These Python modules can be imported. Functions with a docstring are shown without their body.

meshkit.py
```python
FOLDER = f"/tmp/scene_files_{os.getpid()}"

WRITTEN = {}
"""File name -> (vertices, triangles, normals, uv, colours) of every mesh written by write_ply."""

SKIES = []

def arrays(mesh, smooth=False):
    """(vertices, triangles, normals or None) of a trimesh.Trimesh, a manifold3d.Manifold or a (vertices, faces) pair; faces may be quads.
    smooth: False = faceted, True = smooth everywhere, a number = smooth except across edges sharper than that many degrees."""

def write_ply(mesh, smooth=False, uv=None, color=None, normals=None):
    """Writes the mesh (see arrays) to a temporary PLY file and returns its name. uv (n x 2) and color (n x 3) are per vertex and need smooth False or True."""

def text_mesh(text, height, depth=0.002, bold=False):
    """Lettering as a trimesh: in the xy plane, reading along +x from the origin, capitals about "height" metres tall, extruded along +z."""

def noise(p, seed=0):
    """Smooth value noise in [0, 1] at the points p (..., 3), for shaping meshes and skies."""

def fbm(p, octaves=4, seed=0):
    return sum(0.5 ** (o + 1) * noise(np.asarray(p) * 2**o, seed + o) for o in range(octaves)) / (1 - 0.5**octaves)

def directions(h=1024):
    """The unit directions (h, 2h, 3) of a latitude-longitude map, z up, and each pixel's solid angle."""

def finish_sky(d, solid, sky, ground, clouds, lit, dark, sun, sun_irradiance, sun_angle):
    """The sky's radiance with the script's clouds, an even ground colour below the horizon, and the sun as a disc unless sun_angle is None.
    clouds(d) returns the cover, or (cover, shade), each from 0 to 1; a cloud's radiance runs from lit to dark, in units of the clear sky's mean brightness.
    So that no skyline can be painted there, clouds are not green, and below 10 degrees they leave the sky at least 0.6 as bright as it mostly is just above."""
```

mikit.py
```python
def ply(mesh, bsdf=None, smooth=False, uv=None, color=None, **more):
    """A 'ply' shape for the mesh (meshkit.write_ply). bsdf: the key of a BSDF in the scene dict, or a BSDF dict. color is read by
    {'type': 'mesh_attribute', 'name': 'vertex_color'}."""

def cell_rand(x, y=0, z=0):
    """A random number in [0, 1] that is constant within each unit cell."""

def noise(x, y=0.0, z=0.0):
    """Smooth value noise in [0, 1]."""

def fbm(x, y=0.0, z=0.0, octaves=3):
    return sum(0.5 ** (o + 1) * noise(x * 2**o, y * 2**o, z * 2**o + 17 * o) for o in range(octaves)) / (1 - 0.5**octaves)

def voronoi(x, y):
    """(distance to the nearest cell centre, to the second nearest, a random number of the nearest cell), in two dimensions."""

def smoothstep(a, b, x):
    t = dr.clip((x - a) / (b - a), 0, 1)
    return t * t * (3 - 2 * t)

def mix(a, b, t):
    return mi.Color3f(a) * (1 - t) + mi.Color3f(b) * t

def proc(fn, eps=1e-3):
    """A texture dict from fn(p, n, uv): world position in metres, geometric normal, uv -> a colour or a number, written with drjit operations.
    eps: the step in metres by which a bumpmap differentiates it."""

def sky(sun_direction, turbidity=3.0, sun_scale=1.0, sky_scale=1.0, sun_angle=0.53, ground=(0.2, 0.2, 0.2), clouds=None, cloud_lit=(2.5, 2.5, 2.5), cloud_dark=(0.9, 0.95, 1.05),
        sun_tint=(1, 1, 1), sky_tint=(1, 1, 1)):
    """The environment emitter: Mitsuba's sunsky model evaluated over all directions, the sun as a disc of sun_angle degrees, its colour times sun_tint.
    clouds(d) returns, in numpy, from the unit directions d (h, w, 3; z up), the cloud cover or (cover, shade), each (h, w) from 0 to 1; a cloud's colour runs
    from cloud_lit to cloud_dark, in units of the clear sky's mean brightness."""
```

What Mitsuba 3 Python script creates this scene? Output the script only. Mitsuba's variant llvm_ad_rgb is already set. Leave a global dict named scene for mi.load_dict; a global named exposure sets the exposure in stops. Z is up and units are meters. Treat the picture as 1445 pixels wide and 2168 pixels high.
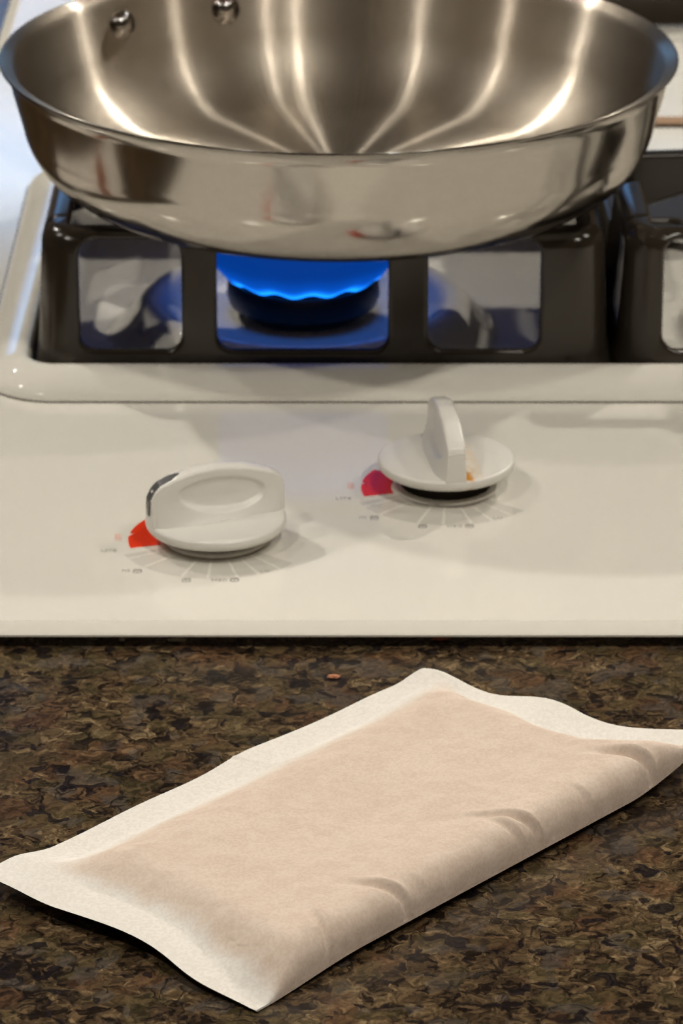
import math, random
import numpy as np, trimesh, mapbox_earcut
import drjit as dr
import mitsuba as mi
import mikit, meshkit
from mikit import proc, noise, fbm, voronoi, smoothstep, mix, cell_rand, ply
from mitsuba import ScalarTransform4f as T

random.seed(4)
rng = np.random.default_rng(4)
PI = math.pi
scene, labels = {'type': 'scene'}, {}

# ------------------------------------------------------------------ camera, light, exposure
# z = 0 is the top of the white control panel; the counter lies at -8 mm
CAM_Z, PITCH, FOCAL_PX = 0.534, math.radians(23.0), 8000.0
exposure = 0.80
scene['camera'] = {
    'type': 'thinlens', 'fov': math.degrees(2 * math.atan(722.5 / FOCAL_PX)), 'fov_axis': 'x',
    'to_world': T().look_at(origin=[0, 0, CAM_Z], target=[0, math.cos(PITCH), CAM_Z - math.sin(PITCH)], up=[0, 0, 1]),
    'aperture_radius': 0.0022, 'focus_distance': 1.13, 'near_clip': 0.02, 'far_clip': 50.0}
CEILING_Z, FLOOR_Z, COUNTER_Z = 1.52, -0.92, -0.008
LAMP_RADIANCE = np.array([1.0, 0.93, 0.81]) * 620
# recessed ceiling lamps of the kitchen: x, y, share of the full strength
LAMPS = [(-1.15, 2.55, 1.2, 'beyond the cooktop, towards the dark wood wall'), (1.15, 2.75, 1.2, 'beyond the cooktop, away from the dark wood wall'),
         (-1.25, 1.36, .28, 'beside the cooktop, over the end of the counter'), (1.3, 1.25, .28, 'beside the cooktop, over the long side of the counter'),
         (-.80, .45, .36, 'before the counter, nearest the dark wood wall'), (.38, .50, .36, 'before the counter, second of the front row'), (.80, .20, .36, 'before the counter, last of the front row')]
# evening light in the four panes of the far window: left to right, lower row first
DUSK = [[(.16, .40, .90), (.045, .080, .125)], [(.42, .95, 1.80), (.13, .22, .36)]]

# ------------------------------------------------------------------ helpers
def add(key, mesh, bsdf, smooth=False, label=None, cat=None, group=None, kind=None, **more):
    n, k = 1, key
    while k in scene:
        k = f'{key}_{n:03d}'; n += 1
    scene[k] = ply(mesh, bsdf, smooth, **more)
    tag(k, label, cat, group, kind)
    return k

def tag(k, label=None, cat=None, group=None, kind=None):
    d = {a: b for a, b in (('label', label), ('category', cat), ('group', group), ('kind', kind)) if b}
    if d: labels[k] = d

def weld(v, f):
    m = trimesh.Trimesh(np.asarray(v, float), np.asarray(f, int), process=False)
    return m

def grid_faces(n, m, close=False):
    f = []
    for i in range(n - 1):
        for j in range(m if close else m - 1):
            a, b = i * m + j, i * m + (j + 1) % m
            f += [(a, b, b + m), (a, b + m, a + m)]
    return np.array(f)

def lathe(profile, seg=128, closed=False):
    """profile (r, z) points, revolved about z; normals point to the right of the way along the profile."""
    p = np.asarray(profile, float)
    a = np.arange(seg) / seg * 2 * PI
    v = np.stack([p[:, None, 0] * np.cos(a), p[:, None, 0] * np.sin(a), np.repeat(p[:, None, 1], seg, 1)], -1).reshape(-1, 3)
    return weld(v, grid_faces(len(p), seg, True)[:, ::1])

def arc(cx, cz, r, a0, a1, n=10):
    return [(cx + r * math.cos(math.radians(a)), cz + r * math.sin(math.radians(a))) for a in np.linspace(a0, a1, n)]

def rrect(x0, x1, y0, y1, r, n=8):
    """A rounded rectangle as a ring, counter-clockwise. r: one radius or four (from the lower left on, counter-clockwise)."""
    r = [r] * 4 if np.isscalar(r) else r
    out = []
    for (cx, cy, a), q in zip(((x0 + r[0], y0 + r[0], 180), (x1 - r[1], y0 + r[1], 270), (x1 - r[2], y1 - r[2], 0), (x0 + r[3], y1 - r[3], 90)), r):
        out += arc(cx, cy, q, a, a + 90, n) if q > 0 else [(cx, cy)]
    return np.array(out)

def ring_normals(p):
    e = np.roll(p, -1, 0) - p
    e = e / (np.linalg.norm(e, axis=1, keepdims=True) + 1e-12)
    en = np.stack([e[:, 1], -e[:, 0]], 1)
    n = en + np.roll(en, 1, 0)
    n /= (np.linalg.norm(n, axis=1, keepdims=True) + 1e-9)
    c = np.clip((n * en).sum(1), .5, 1)
    return n / c[:, None]

def plate(outer, holes=(), thick=.004, r=.0015, steps=4):
    """A plate with rounded edges in the xy plane, centred on z = 0. outer counter-clockwise, holes too (they are turned round)."""
    rings = [np.asarray(outer, float)] + [np.asarray(h, float)[::-1] for h in holes]
    V, Fc, n0 = [], [], 0
    lay = [(r * (1 - math.cos(a)), -thick / 2 + r * (1 - math.sin(a))) for a in np.linspace(PI / 2, 0, steps + 1)][::1]
    lay = lay + [(d, -z) for d, z in lay[::-1]]
    lay = [(r - r * math.sin(a), -thick / 2 + r - r * math.cos(a)) for a in np.linspace(0, PI / 2, steps + 1)]
    lay = lay + [(d, -z) for d, z in lay[::-1]]
    first, last = [], []
    for p in rings:
        nr = ring_normals(p)
        m = len(p)
        for d, z in lay:
            V.append(np.column_stack([p - nr * d, np.full(m, z)]))
        Fc.append(grid_faces(len(lay), m, True) + n0)
        first.append(np.arange(n0, n0 + m)); last.append(np.arange(n0 + (len(lay) - 1) * m, n0 + len(lay) * m))
        n0 += len(lay) * m
    V = np.vstack(V)
    for idx, flip in ((first, True), (last, False)):
        ids = np.concatenate(idx)
        ends = np.cumsum([len(i) for i in idx]).astype(np.uint32)
        tri = mapbox_earcut.triangulate_float64(np.ascontiguousarray(V[ids, :2]), ends).reshape(-1, 3)
        t = ids[tri]
        a, b, c = V[t[:, 0], :2], V[t[:, 1], :2], V[t[:, 2], :2]
        area = (b[:, 0] - a[:, 0]) * (c[:, 1] - a[:, 1]) - (b[:, 1] - a[:, 1]) * (c[:, 0] - a[:, 0])
        t = np.where((area < 0)[:, None], t[:, ::-1], t)
        Fc.append(t[:, ::-1] if flip else t)
    return weld(V, np.vstack(Fc))

def fine(m, edge):
    v, f = trimesh.remesh.subdivide_to_size(m.vertices, m.faces, edge, max_iter=30)
    t = trimesh.Trimesh(v, f, process=False); t.merge_vertices(digits_vertex=8)
    return t

def moved(m, x=0, y=0, z=0, rz=0):
    m = m.copy()
    if rz: m.apply_transform(trimesh.transformations.rotation_matrix(rz, [0, 0, 1]))
    m.apply_translation([x, y, z]); return m

def upright(m, ang, x=0, y=0, z=0):
    """A plate drawn in xy stood up: its x runs along the horizontal direction ang, its y becomes z."""
    v = m.vertices; c, s = math.cos(ang), math.sin(ang)
    w = np.column_stack([v[:, 0] * c + v[:, 2] * s + x, v[:, 0] * s - v[:, 2] * c + y, v[:, 1] + z])
    return weld(w, m.faces)

def slab(x0, x1, y0, y1, z0, z1):
    m = trimesh.creation.box(extents=[x1 - x0, y1 - y0, z1 - z0]); m.apply_translation([(x0 + x1) / 2, (y0 + y1) / 2, (z0 + z1) / 2]); return m

def soft_box(x0, x1, y0, y1, z0, z1, r=.001, rc=.002):
    return moved(plate(rrect(x0, x1, y0, y1, rc, 5), (), z1 - z0, r, 3), 0, 0, (z0 + z1) / 2)

ss = lambda a, b, x: (lambda t: t * t * (3 - 2 * t))(np.clip((x - a) / (b - a), 0, 1))

# ------------------------------------------------------------------ materials
def mat(key, d, two=True):
    scene[key] = {'type': 'twosided', 'bsdf': d} if two else d
    return key

def rgb(*c): return {'type': 'rgb', 'value': list(c)}

mat('white_enamel', {'type': 'roughplastic', 'diffuse_reflectance': rgb(.76, .735, .675), 'alpha': .012})
mat('white_plastic', {'type': 'roughplastic', 'diffuse_reflectance': rgb(.80, .78, .74), 'alpha': .13})
mat('grey_print', {'type': 'roughplastic', 'diffuse_reflectance': rgb(.30, .285, .27), 'alpha': .04})
mat('pale_print', {'type': 'roughplastic', 'diffuse_reflectance': rgb(.62, .595, .545), 'alpha': .04})
mat('white_print', {'type': 'roughplastic', 'diffuse_reflectance': rgb(.78, .76, .70), 'alpha': .04})
mat('red_print', {'type': 'roughplastic', 'diffuse_reflectance': rgb(.80, .045, .012), 'alpha': .05})
mat('pink_print', {'type': 'roughplastic', 'diffuse_reflectance': rgb(.78, .36, .29), 'alpha': .05})
mat('indicator_grey', {'type': 'roughplastic', 'diffuse_reflectance': rgb(.10, .10, .105), 'alpha': .08})
mat('black_gap', {'type': 'diffuse', 'reflectance': rgb(.02, .018, .015)})
mat('joint_grime', {'type': 'diffuse', 'reflectance': rgb(.11, .095, .08)})
mat('brown_enamel', {'type': 'roughplastic', 'diffuse_reflectance': rgb(.034, .027, .020), 'alpha': .05})
mat('black_enamel', {'type': 'roughplastic', 'diffuse_reflectance': rgb(.008, .008, .009), 'alpha': .22})
mat('polished_steel', {'type': 'roughconductor', 'material': 'none', 'specular_reflectance': rgb(.46, .43, .39), 'alpha': .02, 'distribution': 'ggx'})
def brushed(au, av, c): return {'type': 'roughconductor', 'material': 'none', 'specular_reflectance': rgb(*c), 'alpha_u': au, 'alpha_v': av, 'distribution': 'ggx'}
mat('brushed_steel', {'type': 'blendbsdf', 'weight': .45, 'a': brushed(.015, .48, (.56, .50, .425)), 'b': brushed(.10, .40, (.54, .48, .405))})
mat('rivet_steel', {'type': 'roughconductor', 'material': 'none', 'specular_reflectance': rgb(.60, .57, .54), 'alpha': .06})
mat('tan_strip', {'type': 'roughplastic', 'diffuse_reflectance': rgb(.42, .27, .17), 'alpha': .1})

def stained(p, n, uv):
    # spilled sauce dried onto the side of the grip, in the knob's own place
    x, y, z = p.x - KNOB_R[0], p.y - KNOB_R[1], p.z
    d, al = x * .9925 + y * .1219, y * .9925 - x * .1219          # across and along the grip
    k = fbm(x * 420, y * 420, z * 420, 3)
    zone = smoothstep(.0032, .0050, d) * smoothstep(.0108, .0098, d) * smoothstep(.012, .008, al) * smoothstep(-.0235, -.021, al) * smoothstep(.030, .022, z)
    low = smoothstep(.0030, .0042, d) * smoothstep(.0072, .0052, d + .002 * (k - .5)) * smoothstep(-.0165, -.0185, al + .003 * (k - .5)) * smoothstep(-.0245, -.0232, al) * smoothstep(.0175, .0150, z)
    c = mix((.80, .78, .74), (.80, .71, .59), zone * (.45 + .55 * smoothstep(.40, .62, k)))
    c = mix(c, (.55, .31, .13), zone * smoothstep(.0085, .0060, d) * smoothstep(.56, .68, k) * .75)
    return mix(c, (.62, .29, .04), low)
KNOB_L, KNOB_R = (-0.0446, 1.2336), (0.0383, 1.2810)
mat('stained_plastic', {'type': 'roughplastic', 'diffuse_reflectance': proc(stained), 'alpha': .13})

def granite(p, n, uv):
    wx, wy = fbm(p.x * 240, p.y * 240, 3.1, 5) - .5, fbm(p.x * 240, p.y * 240, 9.7, 5) - .5
    x, y = p.x + .0085 * wx, p.y + .0085 * wy
    d1, e1, r1 = voronoi(x * 210, y * 225)
    d2, e2, r2 = voronoi(x * 520 + 7, y * 560 + 3)
    big = fbm(p.x * 34, p.y * 34, 4.0, 3)
    fib = fbm(x * 800 + wy * 3, y * 800, 2.0, 4)
    veil = noise(x * 230, y * 260, 6.0)
    k = r1 * .52 + r2 * .34 + .45 * (big - .5) + .5 * (fib - .5)
    c = mix((.024, .016, .012), (.090, .062, .038), smoothstep(.14, .34, k))
    c = mix(c, (.160, .114, .066), smoothstep(.36, .60, k))
    c = mix(c, (.28, .22, .14), smoothstep(.62, .90, k))
    c = mix(c, (.17, .095, .055), smoothstep(.60, .78, noise(x * 95, y * 95, 11.0)) * .5)
    c = mix(c, (.115, .095, .048), smoothstep(.60, .75, noise(x * 120, y * 120, 21.0)) * .5)
    c = mix(c, (.13, .115, .105), smoothstep(.68, .82, noise(x * 150, y * 150, 31.0)) * .6)
    dark = smoothstep(.085, .03, dr.abs(veil - .5)) * smoothstep(.42, .62, noise(p.x * 120, p.y * 120, 8.0))
    c = mix(c, (.018, .013, .013), dark * .8)
    c = mix(c, (.015, .012, .018), smoothstep(.79, .85, noise(x * 230, y * 230, 41.0)) * .85)
    return c * mi.Color3f(1.22, 1.17, 1.10) * (.35 + 1.3 * fib)
mat('granite', {'type': 'roughplastic', 'diffuse_reflectance': proc(granite), 'alpha': .06, 'nonlinear': True})

# ------------------------------------------------------------------ room shell
mat('wall_paint', {'type': 'diffuse', 'reflectance': rgb(.20, .165, .125)})
mat('ceiling_paint', {'type': 'diffuse', 'reflectance': rgb(.55, .49, .41)})
mat('dark_wood', {'type': 'roughplastic', 'diffuse_reflectance': proc(lambda p, n, uv: mix((.020, .011, .007), (.045, .025, .014), fbm(p.x * 9 + p.y * 9, p.z * 1.5, 2.0, 4))), 'alpha': .2})
mat('floor_tile', {'type': 'roughplastic', 'diffuse_reflectance': rgb(.10, .07, .05), 'alpha': .2})
XL, XR, YF, YB, COUNTER_YB = -2.5, 2.5, -2.4, 4.4, 2.45
add('floor', slab(XL, XR, YF, YB, FLOOR_Z - .05, FLOOR_Z), 'floor_tile', kind='structure')
add('ceiling', slab(XL, XR, YF, YB, CEILING_Z + .002, CEILING_Z + .05), 'ceiling_paint', kind='structure')
add('wall_left', slab(XL - .05, XL, YF, YB, FLOOR_Z, CEILING_Z + .05), 'dark_wood', kind='structure')
add('wall_right', slab(XR, XR + .05, YF, YB, FLOOR_Z, CEILING_Z + .05), 'wall_paint', kind='structure')
add('wall_front', slab(XL, XR, YF - .05, YF, FLOOR_Z, CEILING_Z + .05), 'wall_paint', kind='structure')
add('wall_back', slab(XL, XR, YB, YB + .05, FLOOR_Z, CEILING_Z + .05), 'wall_paint', kind='structure')
# far window, two by two panes
WXS, WZS, WB = (-1.15, -.16, .55), (.585, .765, .965), .045
n = 0
for r in (0, 1):
    for c in (0, 1):
        k = 'window_1__pane' + (f'_{n:03d}' if n else ''); n += 1
        scene[k] = ply(slab(WXS[c] + WB / 2, WXS[c + 1] - WB / 2, YB - .014, YB - .010, WZS[r] + WB / 2, WZS[r + 1] - WB / 2), 'black_gap', emitter={'type': 'area', 'radiance': rgb(*DUSK[r][c]), 'sampling_weight': .15})
wo = rrect(WXS[0] - .04, WXS[2] + .04, WZS[0] - .04, WZS[2] + .04, .004, 3)
wh = [rrect(WXS[c] + WB / 2, WXS[c + 1] - WB / 2, WZS[r] + WB / 2, WZS[r + 1] - WB / 2, .003, 3) for r in (0, 1) for c in (0, 1)]
scene['window_1__frame'] = ply(upright(plate(wo, wh, .03, .003, 2), 0, 0, YB - .0155, 0), 'wall_paint', smooth=30)
tag('window_1', kind='structure')
for i, (x, y, s, where) in enumerate(LAMPS):
    k = 'recessed_light' + (f'_{i:03d}' if i else '')
    scene[k + '__bulb'] = ply(moved(trimesh.creation.cylinder(radius=.045, height=.004, sections=40), x, y, CEILING_Z - .008), 'black_gap', emitter={'type': 'area', 'radiance': rgb(*(LAMP_RADIANCE * s))})
    scene[k + '__trim'] = ply(moved(lathe([(.047, -.012), (.075, -.006), (.076, .0), (.047, .0), (.047, -.012)], 40), x, y, CEILING_Z), 'wall_paint')
    tag(k, 'round warm recessed ceiling lamp ' + where, 'ceiling light', 'recessed ceiling lamps')

# ------------------------------------------------------------------ counter
PX0, PX1, PY0, PY1 = -.177, .70, 1.1580, 2.20       # the cooktop's outline
add('countertop', moved(plate(rrect(-.30, 1.6, .30, COUNTER_YB, .01, 4), [rrect(PX0 + .03, PX1 - .03, PY0 + .06, PY1 - .03, .02, 4)], .03, .003, 3), 0, 0, COUNTER_Z - .015), 'granite', 30,
    'polished brown and black speckled granite countertop under the cooktop and the paper bag', 'countertop')

# ------------------------------------------------------------------ cooktop
WX0, WX1, WY0, WY1 = -.1230, .58, 1.3855, 1.643     # inner edge of the raised rim
CT = 'cooktop'
tag(CT, 'white enamel gas cooktop with raised rim around sunken burner wells', 'cooktop')
tag_rings = rrect(PX0, PX1, PY0, PY1, .012, 6)
# top sheet: opening under the rim
open_ring = rrect(WX0 - .004, WX1 + .004, WY0 - .004, WY1 + .004, .013, 8)
tag_rings = rrect(PX0 + .0062, PX1 - .0062, PY0 + .0062, PY1 - .0062, .010, 6)
add(CT + '__control_panel', moved(plate(tag_rings, [open_ring], .0044, .0004, 2), 0, 0, -.0022), 'white_enamel', 30)
# sloped edge strip that runs about the panel
eb = rrect(PX0, PX1, PY0, PY1, .016, 8); en = ring_normals(eb)
eprof = [(.0112, -.0030), (.0066, -.0030), (.0064, -.0004), (.0060, -.0001), (.0054, -.0002), (.0012, -.0022), (.0003, -.0029), (.0004, -.0036), (.0012, -.0040), (.0098, -.0046), (.0100, -.0077), (.0112, -.0077), (.0112, -.0030)]
V = np.vstack([np.column_stack([eb - en * d, np.full(len(eb), z)]) for d, z in eprof])
add(CT + '__edge_strip', weld(V, grid_faces(len(eprof), len(eb), True)), 'white_enamel', 40)
# raised rim: profile offset outwards d from the inner edge, height z
prof = [(-.0005, -.016), (-.0005, .0065), (.0000, .0083), (.0012, .0096), (.0032, .0101), (.0060, .0098), (.0100, .0084), (.0140, .0061), (.0170, .0036), (.0185, .0014), (.0188, .0002), (.0172, .0002), (.0138, .0045), (.0100, .0068), (.0060, .0082), (.0032, .0085), (.0015, .0078), (.0008, .006), (.0008, -.016), (-.0005, -.016)]
base = rrect(WX0, WX1, WY0, WY1, .0115, 14)
bn = ring_normals(base)
V = np.vstack([np.column_stack([base + bn * d, np.full(len(base), z)]) for d, z in prof])
add(CT + '__raised_rim', weld(V, grid_faces(len(prof), len(base), True)[:, ::-1]), 'white_enamel', 50)
# dark seam under the foot of the rim
V = np.vstack([np.column_stack([base + bn * d, np.full(len(base), z)]) for d, z in [(.0180, .0001), (.0180, .00045), (.0194, .00045), (.0194, .0001)]])
add(CT + '__rim_seam', weld(V, grid_faces(4, len(base), True)[:, ::-1]), 'joint_grime', label='dark joint line at the foot of the rim')
# well floor with round dishes about the burners
BURN = (-.0157, 1.468)
gx, gy = np.meshgrid(np.linspace(WX0 - .002, WX1 + .002, 421), np.linspace(WY0 - .002, WY1 + .002, 161))
gz = np.full(gx.shape, -.0085)
for bx in (BURN[0], BURN[0] + .235, BURN[0] + .47):
    rr = np.hypot(gx - bx, gy - BURN[1])
    gz += .0165 * ss(.082, .062, rr) - .0075 * ss(.060, .046, rr)
dist = np.minimum(np.minimum(gx - WX0, WX1 - gx), np.minimum(gy - WY0, WY1 - gy))
gz += .006 * (1 - ss(0, .012, dist))
fv = np.stack([gx, gy, gz], -1).reshape(-1, 3); ff = grid_faces(*gx.shape); nf = len(fv)
nr_, nc_ = gx.shape; ix = np.arange(nf).reshape(nr_, nc_)
loop = np.concatenate([ix[0, :-1], ix[:-1, -1], ix[-1, :0:-1], ix[:0:-1, 0]]); nx_ = np.roll(loop, -1)
skirt = np.vstack([np.column_stack([loop, loop + nf, nx_ + nf]), np.column_stack([loop, nx_ + nf, nx_])])
add(CT + '__well_floor', weld(np.vstack([fv, fv - [0, 0, .0012]]), np.vstack([ff, ff[:, ::-1] + nf, skirt])), 'white_enamel', 40)
add(CT + '__rear_joint', soft_box(.02, PX1 - .02, 1.7285, 1.7385, .0, .0018, .0006, .001), 'tan_strip', 30, label='tan joint strip across the deck')
add(CT + '__rear_joint_gap', slab(.02, PX1 - .02, 1.7255, 1.7415, -.0002, .0005), 'black_gap', label='dark gap on both sides of the tan strip')

# prints of the two dials
def polar(c, r, a): return (c[0] + r * math.cos(math.radians(a)), c[1] + r * math.sin(math.radians(a)))
def sector(c, r0, r1, a0, a1, n=24):
    a = np.linspace(a0, a1, n)
    return np.array([polar(c, r1, t) for t in a] + [polar(c, r0, t) for t in a[::-1]])
def flat(ring, z0, z1, holes=()):
    return moved(plate(ring, holes, z1 - z0, (z1 - z0) * .3, 1), 0, 0, (z0 + z1) / 2)
def word(text, h, x, y, rot=0):
    m = meshkit.text_mesh(text, h, .00012)
    m.apply_translation([-(m.bounds[0, 0] + m.bounds[1, 0]) / 2, -(m.bounds[0, 1] + m.bounds[1, 1]) / 2, 0])
    return moved(m, x, y, .00004, math.radians(rot))
def pot_icon(x, y, s):
    a = flat(rrect(x - s, x + s, y - s, y + .45 * s, [.5 * s, .5 * s, .15 * s, .15 * s], 4), .00004, .00016, [rrect(x - .72 * s, x + .72 * s, y - .75 * s, y + .2 * s, .35 * s, 4)])
    b = flat(rrect(x - .85 * s, x + .85 * s, y + .75 * s, y + 1.05 * s, .05 * s, 3), .00004, .00016)
    c = flat(rrect(x - .12 * s, x + .12 * s, y - .45 * s, y + .1 * s, .05 * s, 3), .00004, .00016)
    return trimesh.util.concatenate([a, b, c])
def dial(c):
    red = sector(c, .0200, .0312, 147, 196, 25)
    red[13] = polar(c, .0296, 171.5)
    add(CT + '__off_mark', flat(red, .00003, .00022), 'red_print', label='bright red wedge printed at the off position')
    add(CT + '__dial_band', flat(sector(c, .018, .0350, 204, 322, 50), .00002, .00010), 'pale_print', label='pale grey printed arc of the dial')
    for a in (211, 226, 252, 267, 284, 297, 311):
        w = math.degrees(.00045 / .03)
        add(CT + '__dial_tick', flat(sector(c, .0185, .0352, a - w, a + w, 3), .00006, .00018), 'white_print')
    add(CT + '__off_word', word('OFF', .0024, c[0] - .0348, c[1] + .0015, 90), 'pink_print', label='small pale red word OFF')
    for t, dx, dy in (('LITE', -.0375, -.0105), ('HI', -.0305, -.0280), ('MED', .0022, -.0362), ('LO', .0180, -.0285)):
        add(CT + '__dial_word', word(t, .0019, c[0] + dx, c[1] + dy, 0), 'grey_print', label='small grey word ' + t)
    for dx, dy in ((-.0265, -.0285), (-.0092, -.0362), (.0075, -.0360)):
        add(CT + '__pot_icon', pot_icon(c[0] + dx, c[1] + dy, .0016), 'grey_print', label='tiny grey outlined pot symbol')
dial(KNOB_L); dial(KNOB_R)

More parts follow.
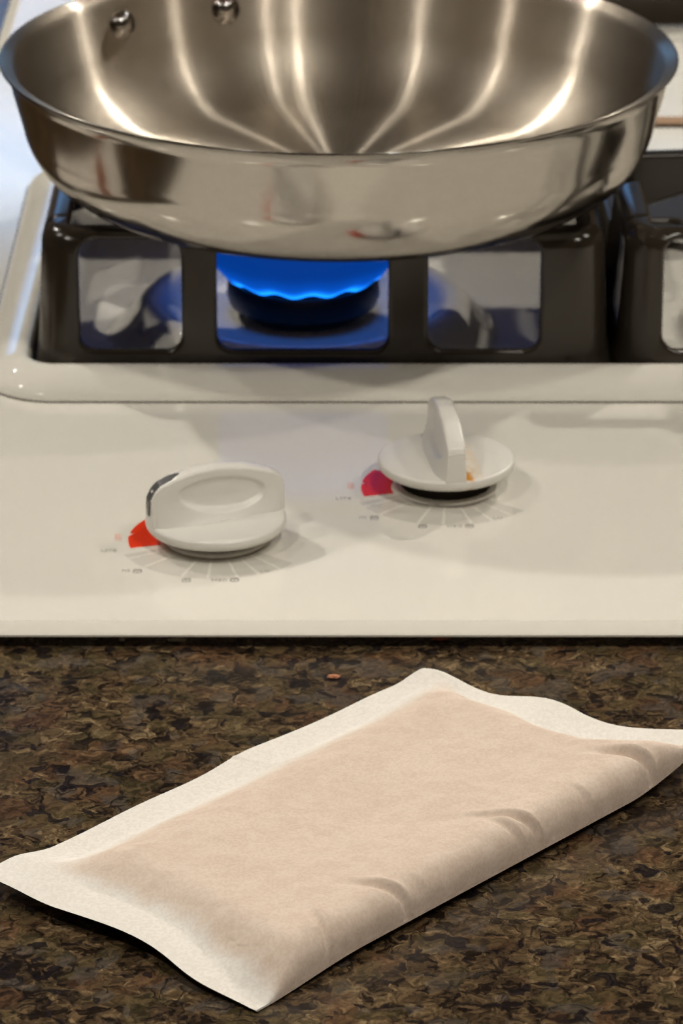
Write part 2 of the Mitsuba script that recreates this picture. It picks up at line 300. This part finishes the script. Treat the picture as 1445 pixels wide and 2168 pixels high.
# ------------------------------------------------------------------ control knobs
def knob(key, c, z0, rot, plastic):
    """rot: the direction of the blade's indicator end, degrees."""
    a = math.radians(rot)
    pf = [(0, .0030), (.0190, .0030), (.0236, .0036), (.0246, .0043), (.0250, .0054), (.0250, .0069), (.0247, .0074), (.0240, .0078), (.015, .0084), (0, .0086)]
    pf = [(.0001 if r == 0 else r, z) for r, z in pf]
    scene[key + '__skirt'] = ply(moved(lathe(pf, 120), c[0], c[1], z0), plastic, smooth=40)
    scene[key + '__collar'] = ply(moved(lathe([(.0001, 0), (.0185, 0), (.0190, .0006), (.0186, .0014), (.0150, .0018), (.0001, .0018)], 96), c[0], c[1], .0002), 'white_plastic', smooth=40)
    scene[key + '__shaft'] = ply(moved(lathe([(.0001, 0), (.0165, 0), (.0165, z0 + .003), (.0001, z0 + .003)], 64), c[0], c[1], .0006), 'black_gap', smooth=40)
    # blade: u along the diameter (indicator end at +), h height; half thickness w(u, h)
    n, m = 150, 90
    top = lambda u: np.interp(u, [-.0249, -.0240, -.021, -.012, 0, .008, .015, .0215, .0236, .0249], [.0108, .0128, .0148, .0178, .0196, .0192, .0176, .0150, .0128, .0100])
    us = np.linspace(-1, 1, n)
    us = .0249 * np.sign(us) * (1 - (1 - np.abs(us)) ** 1.35)
    tops = top(us)
    ker = np.array([1, 2, 3, 2, 1.]); ker /= ker.sum()
    tops = np.convolve(np.pad(tops, 2, mode='edge'), ker, 'valid')
    V = []
    for u, tp in zip(us, tops):
        ring = []
        endw = math.sqrt(max(1 - (abs(u) / .0252) ** 8, .0))
        for j in range(m + 1):
            q = j / m                                     # over the section, from one foot over the top to the other
            side = -1 if q < .5 else 1
            t = 1 - abs(2 * q - 1)                        # 0 at the foot, 1 on the ridge
            t = t ** .85
            flat_w = .0036
            r_e = .0013
            # height and half width along the outline of the section
            if t < .68:
                k = t / .68; h = (tp - r_e) * k
                flare = (.0042 if side > 0 else .0018) * max(0, 1 - (h / .0090)) ** 1.6 * math.sqrt(max(0, 1 - (u / .0235) ** 2)) if abs(u) < .0235 else 0
                dim = float(ss(0, .30, 1 - ((u + .001) / .0170) ** 2 - ((h - .0098 - .06 * (u + .001)) / .0062) ** 2))
                w = flat_w + .0006 * (1 - k) + flare - .0011 * dim
                w *= (.80 + .20 * endw)
            elif t < .82:
                k = (t - .68) / .14 * PI / 2; h = tp - r_e + r_e * math.sin(k); w = (flat_w - r_e + r_e * math.cos(k)) * (.80 + .20 * endw)
            else:
                k = (t - .82) / .18; h = tp + .0002 * k; w = (flat_w - r_e) * (1 - k) * (.80 + .20 * endw)
            ring.append((u, side * w, h))
        V.append(ring)
    V = np.array(V)
    nn, mm = V.shape[:2]
    v = V.reshape(-1, 3)
    f = list(grid_faces(nn, mm))
    for i, fl in ((0, False), (nn - 1, True)):
        cidx = len(v); v = np.vstack([v, V[i].mean(0)[None] * [1, 0, 1]])
        f.append((cidx, i * mm + mm - 1, i * mm) if not fl else (cidx, i * mm, i * mm + mm - 1))
        for j in range(mm - 1):
            t = (cidx, i * mm + j, i * mm + j + 1); f.append(t[::-1] if fl else t)
    blade = trimesh.Trimesh(v, np.array(f), process=False)
    if blade.volume < 0: blade.invert()
    blade = moved(blade, c[0], c[1], z0 + .0076, a)
    scene[key + '__grip'] = ply(blade, plastic, smooth=42)
    # dark indicator line inlaid over the pointing end of the ridge
    L = []
    for u in np.linspace(.0135, .02495, 14):
        tp = float(np.interp(u, us, tops)); L.append((u, tp))
    L += [(.0252, .0085), (.0252, .006), (.0252, .0042)]
    L = np.array(L); wd = np.interp(np.arange(len(L)), [0, 4, 12, len(L) - 1], [.0004, .0021, .0022, .0008])
    off = np.array([[0, .00025]] * 13 + [[.0002, .0002]] + [[.0003, 0]] * 3)
    v = []
    for (u, h), w, o in zip(L, wd, off):
        v += [(u, -w, h - .0006), (u + o[0], -w, h + o[1]), (u + o[0], w, h + o[1]), (u, w, h - .0006)]
    ind = weld(np.array(v), grid_faces(len(L), 4, True))
    scene[key + '__indicator'] = ply(moved(ind, c[0], c[1], z0 + .0076, a), 'indicator_grey', smooth=30)
    tag(key + '__indicator', 'dark grey pointer line')
knob('control_knob', KNOB_L, .0016, 180 + 22, 'white_plastic')
tag('control_knob', 'white plastic knob with its dark pointer turned to the red off mark', 'knob')
knob('control_knob_001', KNOB_R, .0046, 97, 'stained_plastic')
tag('control_knob_001', 'white knob turned to point at the pan, its grip stained with orange grease', 'knob')

# ------------------------------------------------------------------ cooking grates
GW, GD, GR, GT = .2255, .235, .016, .0036
GZ0, GH = -.0015, .0675
def path(s, q):
    """The point on the grate's outline at arc length s from the front left corner's end, moved q inwards."""
    segs = [(GW - 2 * GR, 'l'), (PI / 2 * GR, 'c'), (GD - 2 * GR, 'l'), (PI / 2 * GR, 'c')] * 2
    # work in four sides: corner centres
    cs = [(GR, GR), (GW - GR, GR), (GW - GR, GD - GR), (GR, GD - GR)]
    Lx, Ly, La = GW - 2 * GR, GD - 2 * GR, PI / 2 * GR
    per = 2 * (Lx + Ly) + 4 * La
    s = np.mod(s, per)
    x, y = np.zeros_like(s), np.zeros_like(s)
    nx, ny = np.zeros_like(s), np.zeros_like(s)
    at = 0
    for k, (ln, d0) in enumerate(((Lx, 0), (Ly, 90), (Lx, 180), (Ly, 270))):
        d = math.radians(d0); dx, dy = math.cos(d), math.sin(d); ox, oy = dy, -dx
        c = cs[k]
        m = (s >= at) & (s <= at + ln)
        t = s - at
        x = np.where(m, c[0] + ox * (GR - q) + dx * t, x); y = np.where(m, c[1] + oy * (GR - q) + dy * t, y)
        at += ln
        c = cs[(k + 1) % 4]
        m = (s > at) & (s < at + La)
        th = math.radians(d0 - 90) + (s - at) / GR
        x = np.where(m, c[0] + (GR - q) * np.cos(th), x); y = np.where(m, c[1] + (GR - q) * np.sin(th), y)
        at += La
    return x, y
PER = 2 * (GW - 2 * GR + GD - 2 * GR) + 2 * PI * GR
S_SIDE_R = GW - 2 * GR + PI / 2 * GR
S_BACK = S_SIDE_R + GD - 2 * GR + PI / 2 * GR
S_SIDE_L = S_BACK + GW - 2 * GR + PI / 2 * GR
def top_at(s, lo):
    sd, dn = .050, .085
    xs = [0, S_SIDE_R + sd, S_SIDE_R + dn, S_SIDE_L + GD - 2 * GR - dn, S_SIDE_L + GD - 2 * GR - sd, PER]
    t = np.interp(s, xs, [1, 1, 0, 0, 1, 1]); t = t * t * (3 - 2 * t)
    return lo + (GH - lo) * t
def front_window(x0, x1, z0=.0130, z1=.0575, r=.0062):
    return rrect(x0 - GR, x1 - GR, z0 - GZ0, z1 - GZ0, r, 8)
def shell(lo):
    st = np.linspace(-.0, PER, 400)
    e = .0004
    start = -GR * PI / 4 - .02
    sv = np.linspace(start, start + PER - 2 * e, 420)
    topv = top_at(np.mod(sv, PER), lo)
    outer = np.vstack([[(sv[0], 0), (sv[-1], 0)], np.column_stack([sv, topv])[::-1]])
    holes = [front_window(.0177, .0575), front_window(.0714, .1382), front_window(.1539, .1975)]
    for s0 in (S_SIDE_R, S_SIDE_L + .075):
        holes += [rrect(s0 + .010, s0 + .048, .0145, .054, .006, 6)]
    m = fine(plate(outer, holes, GT, .0017, 4), .0045)
    s, h, w = m.vertices[:, 0], m.vertices[:, 1], m.vertices[:, 2]
    H = top_at(np.mod(s, PER), lo); R = .0055; e = h - (H - .0125)
    aa = np.clip(e / R, 0, PI / 2); flat_part = np.maximum(e - R * PI / 2, 0)
    q = .0015 + .05 * np.minimum(h, H - .0125) + R * (1 - np.cos(aa)) + flat_part - w * np.cos(aa)
    z = GZ0 + np.minimum(h, H - .0125) + R * np.sin(aa) + w * np.sin(aa)
    # foot flares out a little
    q -= .0022 * np.clip(1 - h / .022, 0, 1) ** 2
    x, y = path(s, q)
    return weld(np.column_stack([x, y, z]), m.faces)
SHELL, SHELL_TALL = shell(.029), shell(.0655)
GTOP = float(SHELL.vertices[:, 2].max()) + .0045
def finger(length, zl, zr, wid=.0075):
    p = np.array([(0, zl), (length * .35, zl + (zr - zl) * .35), (length, zr), (length + .002, GTOP - .006), (length, GTOP - .001), (length - .006, GTOP + .0006), (0, GTOP - .0004)])
    pts = trimesh.path.polygons.Polygon(p).buffer(-.0018).buffer(.0018, quad_segs=4)
    return plate(np.array(pts.exterior.coords)[:-1][::(1 if pts.exterior.is_ccw else -1)], (), wid, .002, 4)
FING = [(.0644, .004, 90, .032, .018, .052), (.1462, .004, 90, .036, .018, .052), (.004, .092, 0, .041, .038, .052), (GW - .004, .092, 180, .048, .038, .052)]
def grate(key, x, y, label, z=0, sheet=SHELL):
    scene[key + '__shell'] = ply(moved(sheet, x, y, z), 'brown_enamel', smooth=True)
    for i, (fx, fy, ang, ln, zl, zr) in enumerate(FING):
        k = key + '__support_finger' + (f'_{i:03d}' if i else '')
        scene[k] = ply(upright(finger(ln, zl, zr), math.radians(ang), x + fx, y + fy, z), 'brown_enamel', smooth=40)
    tag(key, label, 'grate')
GX, GY = -.1200, 1.3898
grate('cooking_grate', GX, GY, 'glossy dark brown enamel grate under the pan, blue flame behind its openings', 0, SHELL_TALL)
grate('cooking_grate_001', .1080, GY, 'glossy dark brown enamel grate beside the pan at the right edge of the cooktop')
grate('cooking_grate_002', .1205, 1.9030, 'dark brown grate on the rear deck behind the pan rim, upper right corner', .0022)

bk = 'gas_burner'
scene[bk + '__base'] = ply(moved(lathe([(.0001, .0152), (.022, .0152), (.0225, .0160), (.0225, .0235), (.0001, .0235)], 96), BURN[0], BURN[1], -.0170), 'black_enamel', smooth=30)
scene[bk + '__cap'] = ply(moved(lathe([(.0001, .0), (.0285, .0), (.0305, .0012), (.0315, .0045), (.0312, .0095), (.0300, .0118), (.027, .0130), (.0001, .0136)], 128), BURN[0], BURN[1], .0048), 'black_enamel', smooth=40)
tag(bk, 'round black burner with a flat cap under the steel pan', 'burner')
seg, lay = 192, 22
a = np.arange(seg) / seg * 2 * PI
scal = .5 + .5 * np.cos(a * 13)
V, C = [], []
prof_t = [(k / (lay - 1), 0) for k in range(lay)] + [(k / (lay - 1), 1) for k in range(lay - 1, -1, -1)] + [(0, 0)]
for t, inner_side in prof_t:
    r = .0300 + .0215 * t ** .75 + .0014 * scal * math.sin(PI * min(1, t * 2)) - .0012 * inner_side
    z = .0168 + (GTOP - .0215) * t ** 1.15 + .0014 * scal * (1 - t)
    V.append(np.column_stack([BURN[0] + r * np.cos(a), BURN[1] + r * np.sin(a), z + 0 * a]))
    b = np.exp(-((t - .02 - .02 * scal) / .055) ** 2)
    body = np.interp(t, [0, .1, .3, .6, 1], [.55, .45, .20, .18, .42])
    C.append(np.column_stack([.010 * b + .002 * body, .30 * b + .12 * body, 1.25 * b + .80 * body]))
fl = weld(np.vstack(V), grid_faces(len(prof_t), seg, True))
scene['gas_flame'] = ply(fl, 'black_gap', smooth=True, color=np.vstack(C), emitter={'type': 'area', 'radiance': {'type': 'mesh_attribute', 'name': 'vertex_color'}})
tag('gas_flame', 'ring of blue gas flame rising from the black burner under the pan', 'flame')

# ------------------------------------------------------------------ saute pan
PAN = (-.0011, 1.4405, GTOP + .0004)
PR, PH, PT = .1334, .0530, .0026
rc = .034
rw = PR - .0040                       # outer wall radius under the lip
outer = [(.0001, 0), (.05, 0), (rw - rc - .004, 0)] + arc(rw - rc - .004, rc, rc, -90, -8, 22) + [(rw - .0013, PH - .012), (rw, PH - .006), (rw + .0008, PH - .0035), (rw + .0022, PH - .0014), (PR - .0004, PH - .0002), (PR, PH + .0003), (PR - .0004, PH + .0008)]
ri = rw - PT
inner = [(PR - .0004, PH + .0008), (PR - .0012, PH + .0008), (ri + .0018, PH - .0006), (ri + .0005, PH - .0024), (ri, PH - .005), (ri - .0013, PH - .012)] + arc(ri - rc - .002, rc + PT - .002, rc - .002, -7, -90, 22) + [(ri - rc - .01, PT), (.07, PT), (.04, PT), (.015, PT), (.0004, PT)]
scene['saute_pan__body'] = ply(moved(lathe(outer, 240), *PAN), 'polished_steel', smooth=True)
def lathe_uv(profile, seg):
    p = np.asarray(profile, float)
    q = [p[0]]
    for b in p[1:]:
        n = max(1, int(np.linalg.norm(b - q[-1]) / .006)); q += [q[-1] + (b - q[-1]) * k / n for k in range(1, n + 1)]
    p = np.array(q)
    a = np.linspace(0, 2 * PI, seg + 1)
    v = np.stack([p[:, None, 0] * np.cos(a), p[:, None, 0] * np.sin(a), np.repeat(p[:, None, 1], seg + 1, 1)], -1).reshape(-1, 3)
    u = np.stack(np.broadcast_arrays(a[None, :] / (2 * PI), np.cumsum(np.r_[0, np.linalg.norm(np.diff(p, axis=0), axis=1)])[:, None] * 4), -1).reshape(-1, 2)
    return weld(v, grid_faces(len(p), seg + 1)), u
m, uv = lathe_uv(inner, 240)
scene['saute_pan__interior'] = ply(moved(m, *PAN), 'brushed_steel', smooth=True, uv=uv)
tag('saute_pan__interior', 'brushed steel inside with round floor')
# rivets of the handle, on the inner wall at the back left
for i, (ang, zz) in enumerate(((-46.0, .0400), (-22.5, .0385))):
    t = math.radians(ang)
    d = np.array([math.sin(t), math.cos(t)])
    rv = trimesh.creation.icosphere(subdivisions=4, radius=1.0)
    rv.apply_scale([.0066, .0058, .0066]); 
    rv.apply_transform(trimesh.transformations.rotation_matrix(-t, [0, 0, 1]))
    pr = (ri - .0003) * d
    rv.apply_translation([PAN[0] + pr[0], PAN[1] + pr[1], PAN[2] + zz])
    scene['saute_pan__rivet' + (f'_{i:03d}' if i else '')] = ply(rv, 'rivet_steel', smooth=True)
t = math.radians(-34)
hd = plate(np.array(trimesh.path.polygons.Polygon([(0, -.026), (.012, -.028), (.035, -.012), (.19, -.010), (.21, 0), (.19, .010), (.035, .012), (.012, .028), (0, .026)]).buffer(-.003).buffer(.003).exterior.coords)[:-1][::-1], (), .006, .002, 3)
hd = moved(hd, 0, 0, 0)
hv = hd.vertices.copy(); hv[:, 2] += .030 + .28 * np.maximum(hv[:, 0] - .015, 0); hv[:, 0] += rw - .001
ang = PI / 2 - t
c_, s_ = math.cos(ang), math.sin(ang)
hd = weld(np.column_stack([hv[:, 0] * c_ - hv[:, 1] * s_ + PAN[0], hv[:, 0] * s_ + hv[:, 1] * c_ + PAN[1], hv[:, 2] + PAN[2]]), hd.faces)
scene['saute_pan__handle'] = ply(hd, 'rivet_steel', smooth=30)
tag('saute_pan', 'polished stainless steel saute pan with riveted handle over the blue flame', 'pan')

# ------------------------------------------------------------------ paper filter bag
def paper_col(p, n, uv):
    f = fbm(p.x * 1400, p.y * 1400, p.z * 900, 3)
    g = fbm(p.x * 190 + 3, p.y * 260, 1.0, 3)
    a1 = noise(p.x * 330, p.y * 330, 7.0) * 6.3
    w = smoothstep(.64, .82, noise((p.x * dr.cos(a1) + p.y * dr.sin(a1)) * 420, (p.y * dr.cos(a1) - p.x * dr.sin(a1)) * 2200, 3.0))
    k = mix((.585, .470, .390), (.675, .565, .485), smoothstep(.3, .7, g) * .45 + smoothstep(.38, .62, f) * .5 + w * .55)
    fill = uv.y
    s = mix((.70, .67, .63), (.76, .735, .695), smoothstep(.35, .65, f))
    return mix(s, k, fill)
def paper_bump(p, n, uv):
    return fbm(p.x * 1100, p.y * 1100, p.z * 1100, 3) * .6 + noise(p.x * 500 + 9, p.y * 500, p.z * 500) * .6
scene['filter_paper'] = {'type': 'twosided', 'bsdf': {'type': 'bumpmap', 'texture': proc(paper_bump, 2.5e-4), 'scale': .00016,
    'bsdf': {'type': 'principled', 'base_color': proc(paper_col), 'roughness': .62, 'specular': .35, 'sheen': .25}}}
cA, cB, cC, cD = np.array([-.1075, .9870]), np.array([-.0238, .9178]), np.array([.1180, 1.0705]), np.array([.0290, 1.1345])
NS, NT = 300, 200
s, t = np.meshgrid(np.linspace(0, 1, NS), 1 - (1 - np.linspace(0, 1, NT)) ** 1.7, indexing='ij')
edgeAB, edgeCD = s, 1 - s
P2 = (1 - s)[..., None] * ((1 - t)[..., None] * cA + t[..., None] * cB) + s[..., None] * ((1 - t)[..., None] * cD + t[..., None] * cC)
mA, mD, mT = .062, .068, .130      # widths of the sealed margins, as shares
def prof1(x, w, soft): return ss(w - soft * .15, w + soft, x)
nz = meshkit.fbm(np.stack([s * 7, t * 5, 0 * s], -1), 3, 5) - .5
wA, wD, wT = mA * (1.25 - .8 * t ** 3), mD * np.interp(t, [0, .12, .3, .5, .75, .9, 1], [.12, .35, .95, 1.35, 1.35, 1.0, .5]), mT * (1 - .35 * (1 - s) ** 4) * (1 - .55 * s ** 6)
fa, fd, ft = prof1(s + .02 * nz, mA * (1.25 - .8 * t ** 3), .075), prof1(1 - s + .02 * nz, wD, .085), prof1(t + .02 * nz, wT, .20)
fill = fa * fd * ft
hgt = .0125 * fill ** .8 * (1 + .10 * nz)
# the folded long side drops steeply to a low side face
uu_ = np.clip((t - .90) / .10, 0, 1)
side = (1 - uu_ ** 2.6) ** (2 / 2.6)
lowe = .0008 * fa * fd
hgt = lowe + (hgt - lowe) * np.sqrt(np.clip(side, 0, 1)) * 1.0
top = hgt
# creases running in from the folded side
for s0, ln, dep, sl in ((.14, .16, .0013, .05), (.30, .20, .0020, -.06), (.335, .07, .0010, .0), (.545, .14, .0016, -.03), (.585, .24, .0020, -.08), (.70, .08, .0010, -.02), (.845, .20, .0030, -.05), (.93, .10, .0012, .0)):
    cs_ = s0 + sl * (1 - t) / .2
    wv = .0045 + .022 * (1 - t)
    top = top - 1.15 * dep * np.exp(-((s - cs_) / wv) ** 2) * ss(1 - ln, 1, t) * fa * fd
    top = top + .8 * dep * np.exp(-((s - cs_ - 2.2 * wv) / (wv * 1.2)) ** 2) * ss(1 - ln, 1, t) * fa * fd
top = top + .0006 * (meshkit.fbm(np.stack([s * 22, t * 12, 0 * s], -1), 3, 8) - .5) * (.35 + .65 * fill)
# how the whole lies: corner lifts and waves of the sealed margins
base = .0008 + .0028 * ss(.55, 1, t) * ss(.0, .22, s)
lift_ab = (1 - fa); lift_cd = (1 - fd); lift_t = 1 - ft
base = base + .0085 * np.clip((s - .80) / .20, 0, 1) ** 1.5 * np.clip((t - .55) / .45, 0, 1) ** 1.2
base = base + lift_ab * (.0035 * np.sin(PI * np.clip(t * 1.02, 0, 1)) ** 1 + .0030 * (1 - t))
base = base + lift_cd * (.0052 * np.exp(-((t - .45) / .16) ** 2) + .0030 * np.exp(-((t - .02) / .12) ** 2))
base = base + lift_t * (.0026 + .0010 * np.exp(-((s - .56) / .06) ** 2) + .0003 * np.sin(s * 23) * ss(0, .2, s))
# outline waviness in the plane
along, across = (cD - cA) / np.linalg.norm(cD - cA), (cB - cA) / np.linalg.norm(cB - cA)
P2 = P2 + across * (-(.0014 * np.sin(PI * s) - .0006 * np.exp(-((s - .40) / .12) ** 2)) * (1 - t) ** 2)[..., None]
P2 = P2 + (-along * .0050 + across * .0015)[None, None] * (np.exp(-((1 - s) / .07)) * np.exp(-(t / .10)))[..., None]
P2 = P2 + along * ((.0030 * np.exp(-((t - .55) / .22) ** 2) - .0022 * np.exp(-((t - .80) / .13) ** 2)) * (1 - s) ** 4)[..., None]
rim_round = ss(1.0, .985, t)
P2 = P2 + across * (-.0015 * (1 - rim_round))[..., None] * 0
# round off the corner D
top = top + .0007 * np.exp(-((s - .545 - .12 * t) / .006) ** 2) * ss(.22, .05, t) - .0005 * np.exp(-((s - .525 - .12 * t) / .007) ** 2) * ss(.22, .05, t)
top = np.maximum(top, .0003)
Z = COUNTER_Z + base + top
top_v = np.concatenate([P2, Z[..., None]], -1)
nz2 = meshkit.fbm(np.stack([s * 26, t * 16, 0 * s], -1), 3, 15) - .5
tint = ss(wA - .004, wA + .030, s + .022 * nz2) * ss(wD - .004, wD + .030, 1 - s + .022 * nz2) * ss(wT - .01, wT + .13, t + .02 * nz2)
UVb = np.stack([s, tint], -1)
F = grid_faces(NS, NT)
cell_s, cell_t = s.reshape(-1)[F].mean(1), t.reshape(-1)[F].mean(1)
tv = top_v.reshape(-1, 3)
nrm = trimesh.Trimesh(tv, F, process=False).vertex_normals
if nrm[:, 2].mean() < 0: F = F[:, ::-1]; nrm = -nrm
def piece(key, mask, label=None):
    f = F[mask]; ids, inv = np.unique(f, return_inverse=True)
    path_ = meshkit.write_ply((tv[ids], inv.reshape(-1, 3)), False, UVb.reshape(-1, 2)[ids], None, normals=nrm[ids])
    scene[key] = {'type': 'ply', 'filename': path_, 'face_normals': False, 'bsdf': {'type': 'ref', 'id': 'filter_paper'}}
    tag(key, label)
inA, inD, inT = cell_s < mA * (1.25 - .8 * cell_t ** 3), cell_s > 1 - mD * np.interp(cell_t, [0, .12, .3, .5, .75, .9, 1], [.12, .35, .95, 1.35, 1.35, 1.0, .5]), cell_t < mT
piece('filter_bag__pouch', ~(inA | inD | inT), 'tan filled middle of the bag')
piece('filter_bag__sealed_edge', inA, 'pale empty sealed margin')
piece('filter_bag__sealed_edge_001', inD & ~inA, 'pale empty sealed margin')
piece('filter_bag__sealed_edge_002', inT & ~inA & ~inD, 'pale empty sealed margin')
# underside
under = COUNTER_Z + base + .0 - .00035
uz = np.where((s < .001) | (s > .999) | (t < .001), Z - .0003, under)
bv = np.concatenate([P2 + across * 0, np.minimum(uz, Z - .0002)[..., None]], -1).reshape(-1, 3)
fold = []
for i in range(NS - 1):
    a0, b0 = i * NT + NT - 1, (i + 1) * NT + NT - 1
    fold += [(a0, b0, b0 + NS * NT), (a0, b0 + NS * NT, a0 + NS * NT)]
allv = np.vstack([tv, bv]); uu = np.vstack([UVb.reshape(-1, 2)] * 2)
ff = np.vstack([F[:, ::-1] + NS * NT])
scene['filter_bag__underside'] = ply(weld(bv, F[:, ::-1]), 'filter_paper', smooth=True, uv=UVb.reshape(-1, 2))
fo = np.array(fold); ids, inv = np.unique(fo, return_inverse=True)
scene['filter_bag__folded_side'] = ply(weld(allv[ids], inv.reshape(-1, 3)), 'filter_paper', smooth=True, uv=uu[ids])
tag('filter_bag', 'flat tan paper filter bag with white sealed margins lying on the granite', 'paper bag')

# ------------------------------------------------------------------ card lying left of the cooktop (the pan's side mirrors it)
mat('white_card', {'type': 'diffuse', 'reflectance': rgb(.66, .62, .57)})
mat('rust_ink', {'type': 'diffuse', 'reflectance': rgb(.22, .06, .02)})
cm = plate(rrect(-.028, .028, -.075, .075, .006, 5), (), .003, .0008, 2)
scene['seasoning_card__card'] = ply(moved(cm, -.226, 1.43, COUNTER_Z + .0017), 'white_card', smooth=30)
scene['seasoning_card__stripe'] = ply(moved(plate(rrect(-.022, .026, -.009, .009, .002, 3), (), .0004, .0001, 1), -.226, 1.390, COUNTER_Z + .0034), 'rust_ink')
tag('seasoning_card__stripe', 'rust brown stripe')
tag('seasoning_card', 'white card with a rust brown stripe, mirrored in the side of the pan', 'card')

# ------------------------------------------------------------------ crumbs
mat('orange_crumb', {'type': 'roughplastic', 'diffuse_reflectance': rgb(.55, .22, .11), 'alpha': .3})
mat('pale_crumb', {'type': 'roughplastic', 'diffuse_reflectance': rgb(.55, .5, .42), 'alpha': .3})
def crumb(x, y, sx, sy, sz, m, label):
    c = trimesh.creation.icosphere(subdivisions=3, radius=1)
    v = c.vertices * (1 + 1.3 * (meshkit.fbm(c.vertices * 2.6 + x * 1000, 3, 3)[:, None] - .5)) * [sx, sy, sz]
    add('crumb', weld(v + [x, y, COUNTER_Z + sz * .8], c.faces), m, True, label, 'crumb')
crumb(-.0024, 1.1358, .0021, .0012, .0006, 'orange_crumb', 'orange crumb on the granite behind the bag corner')
crumb(.0335, 1.1655, .0028, .0008, .0007, 'orange_crumb', 'dark orange crumb against the front edge of the cooktop')
crumb(-.0745, 1.1645, .0009, .0007, .0009, 'pale_crumb', 'tiny pale crumb at the cooktop edge, left of the flat one')
crumb(-.0560, 1.1645, .0032, .0006, .0006, 'pale_crumb', 'flat pale crumb sliver against the cooktop edge')
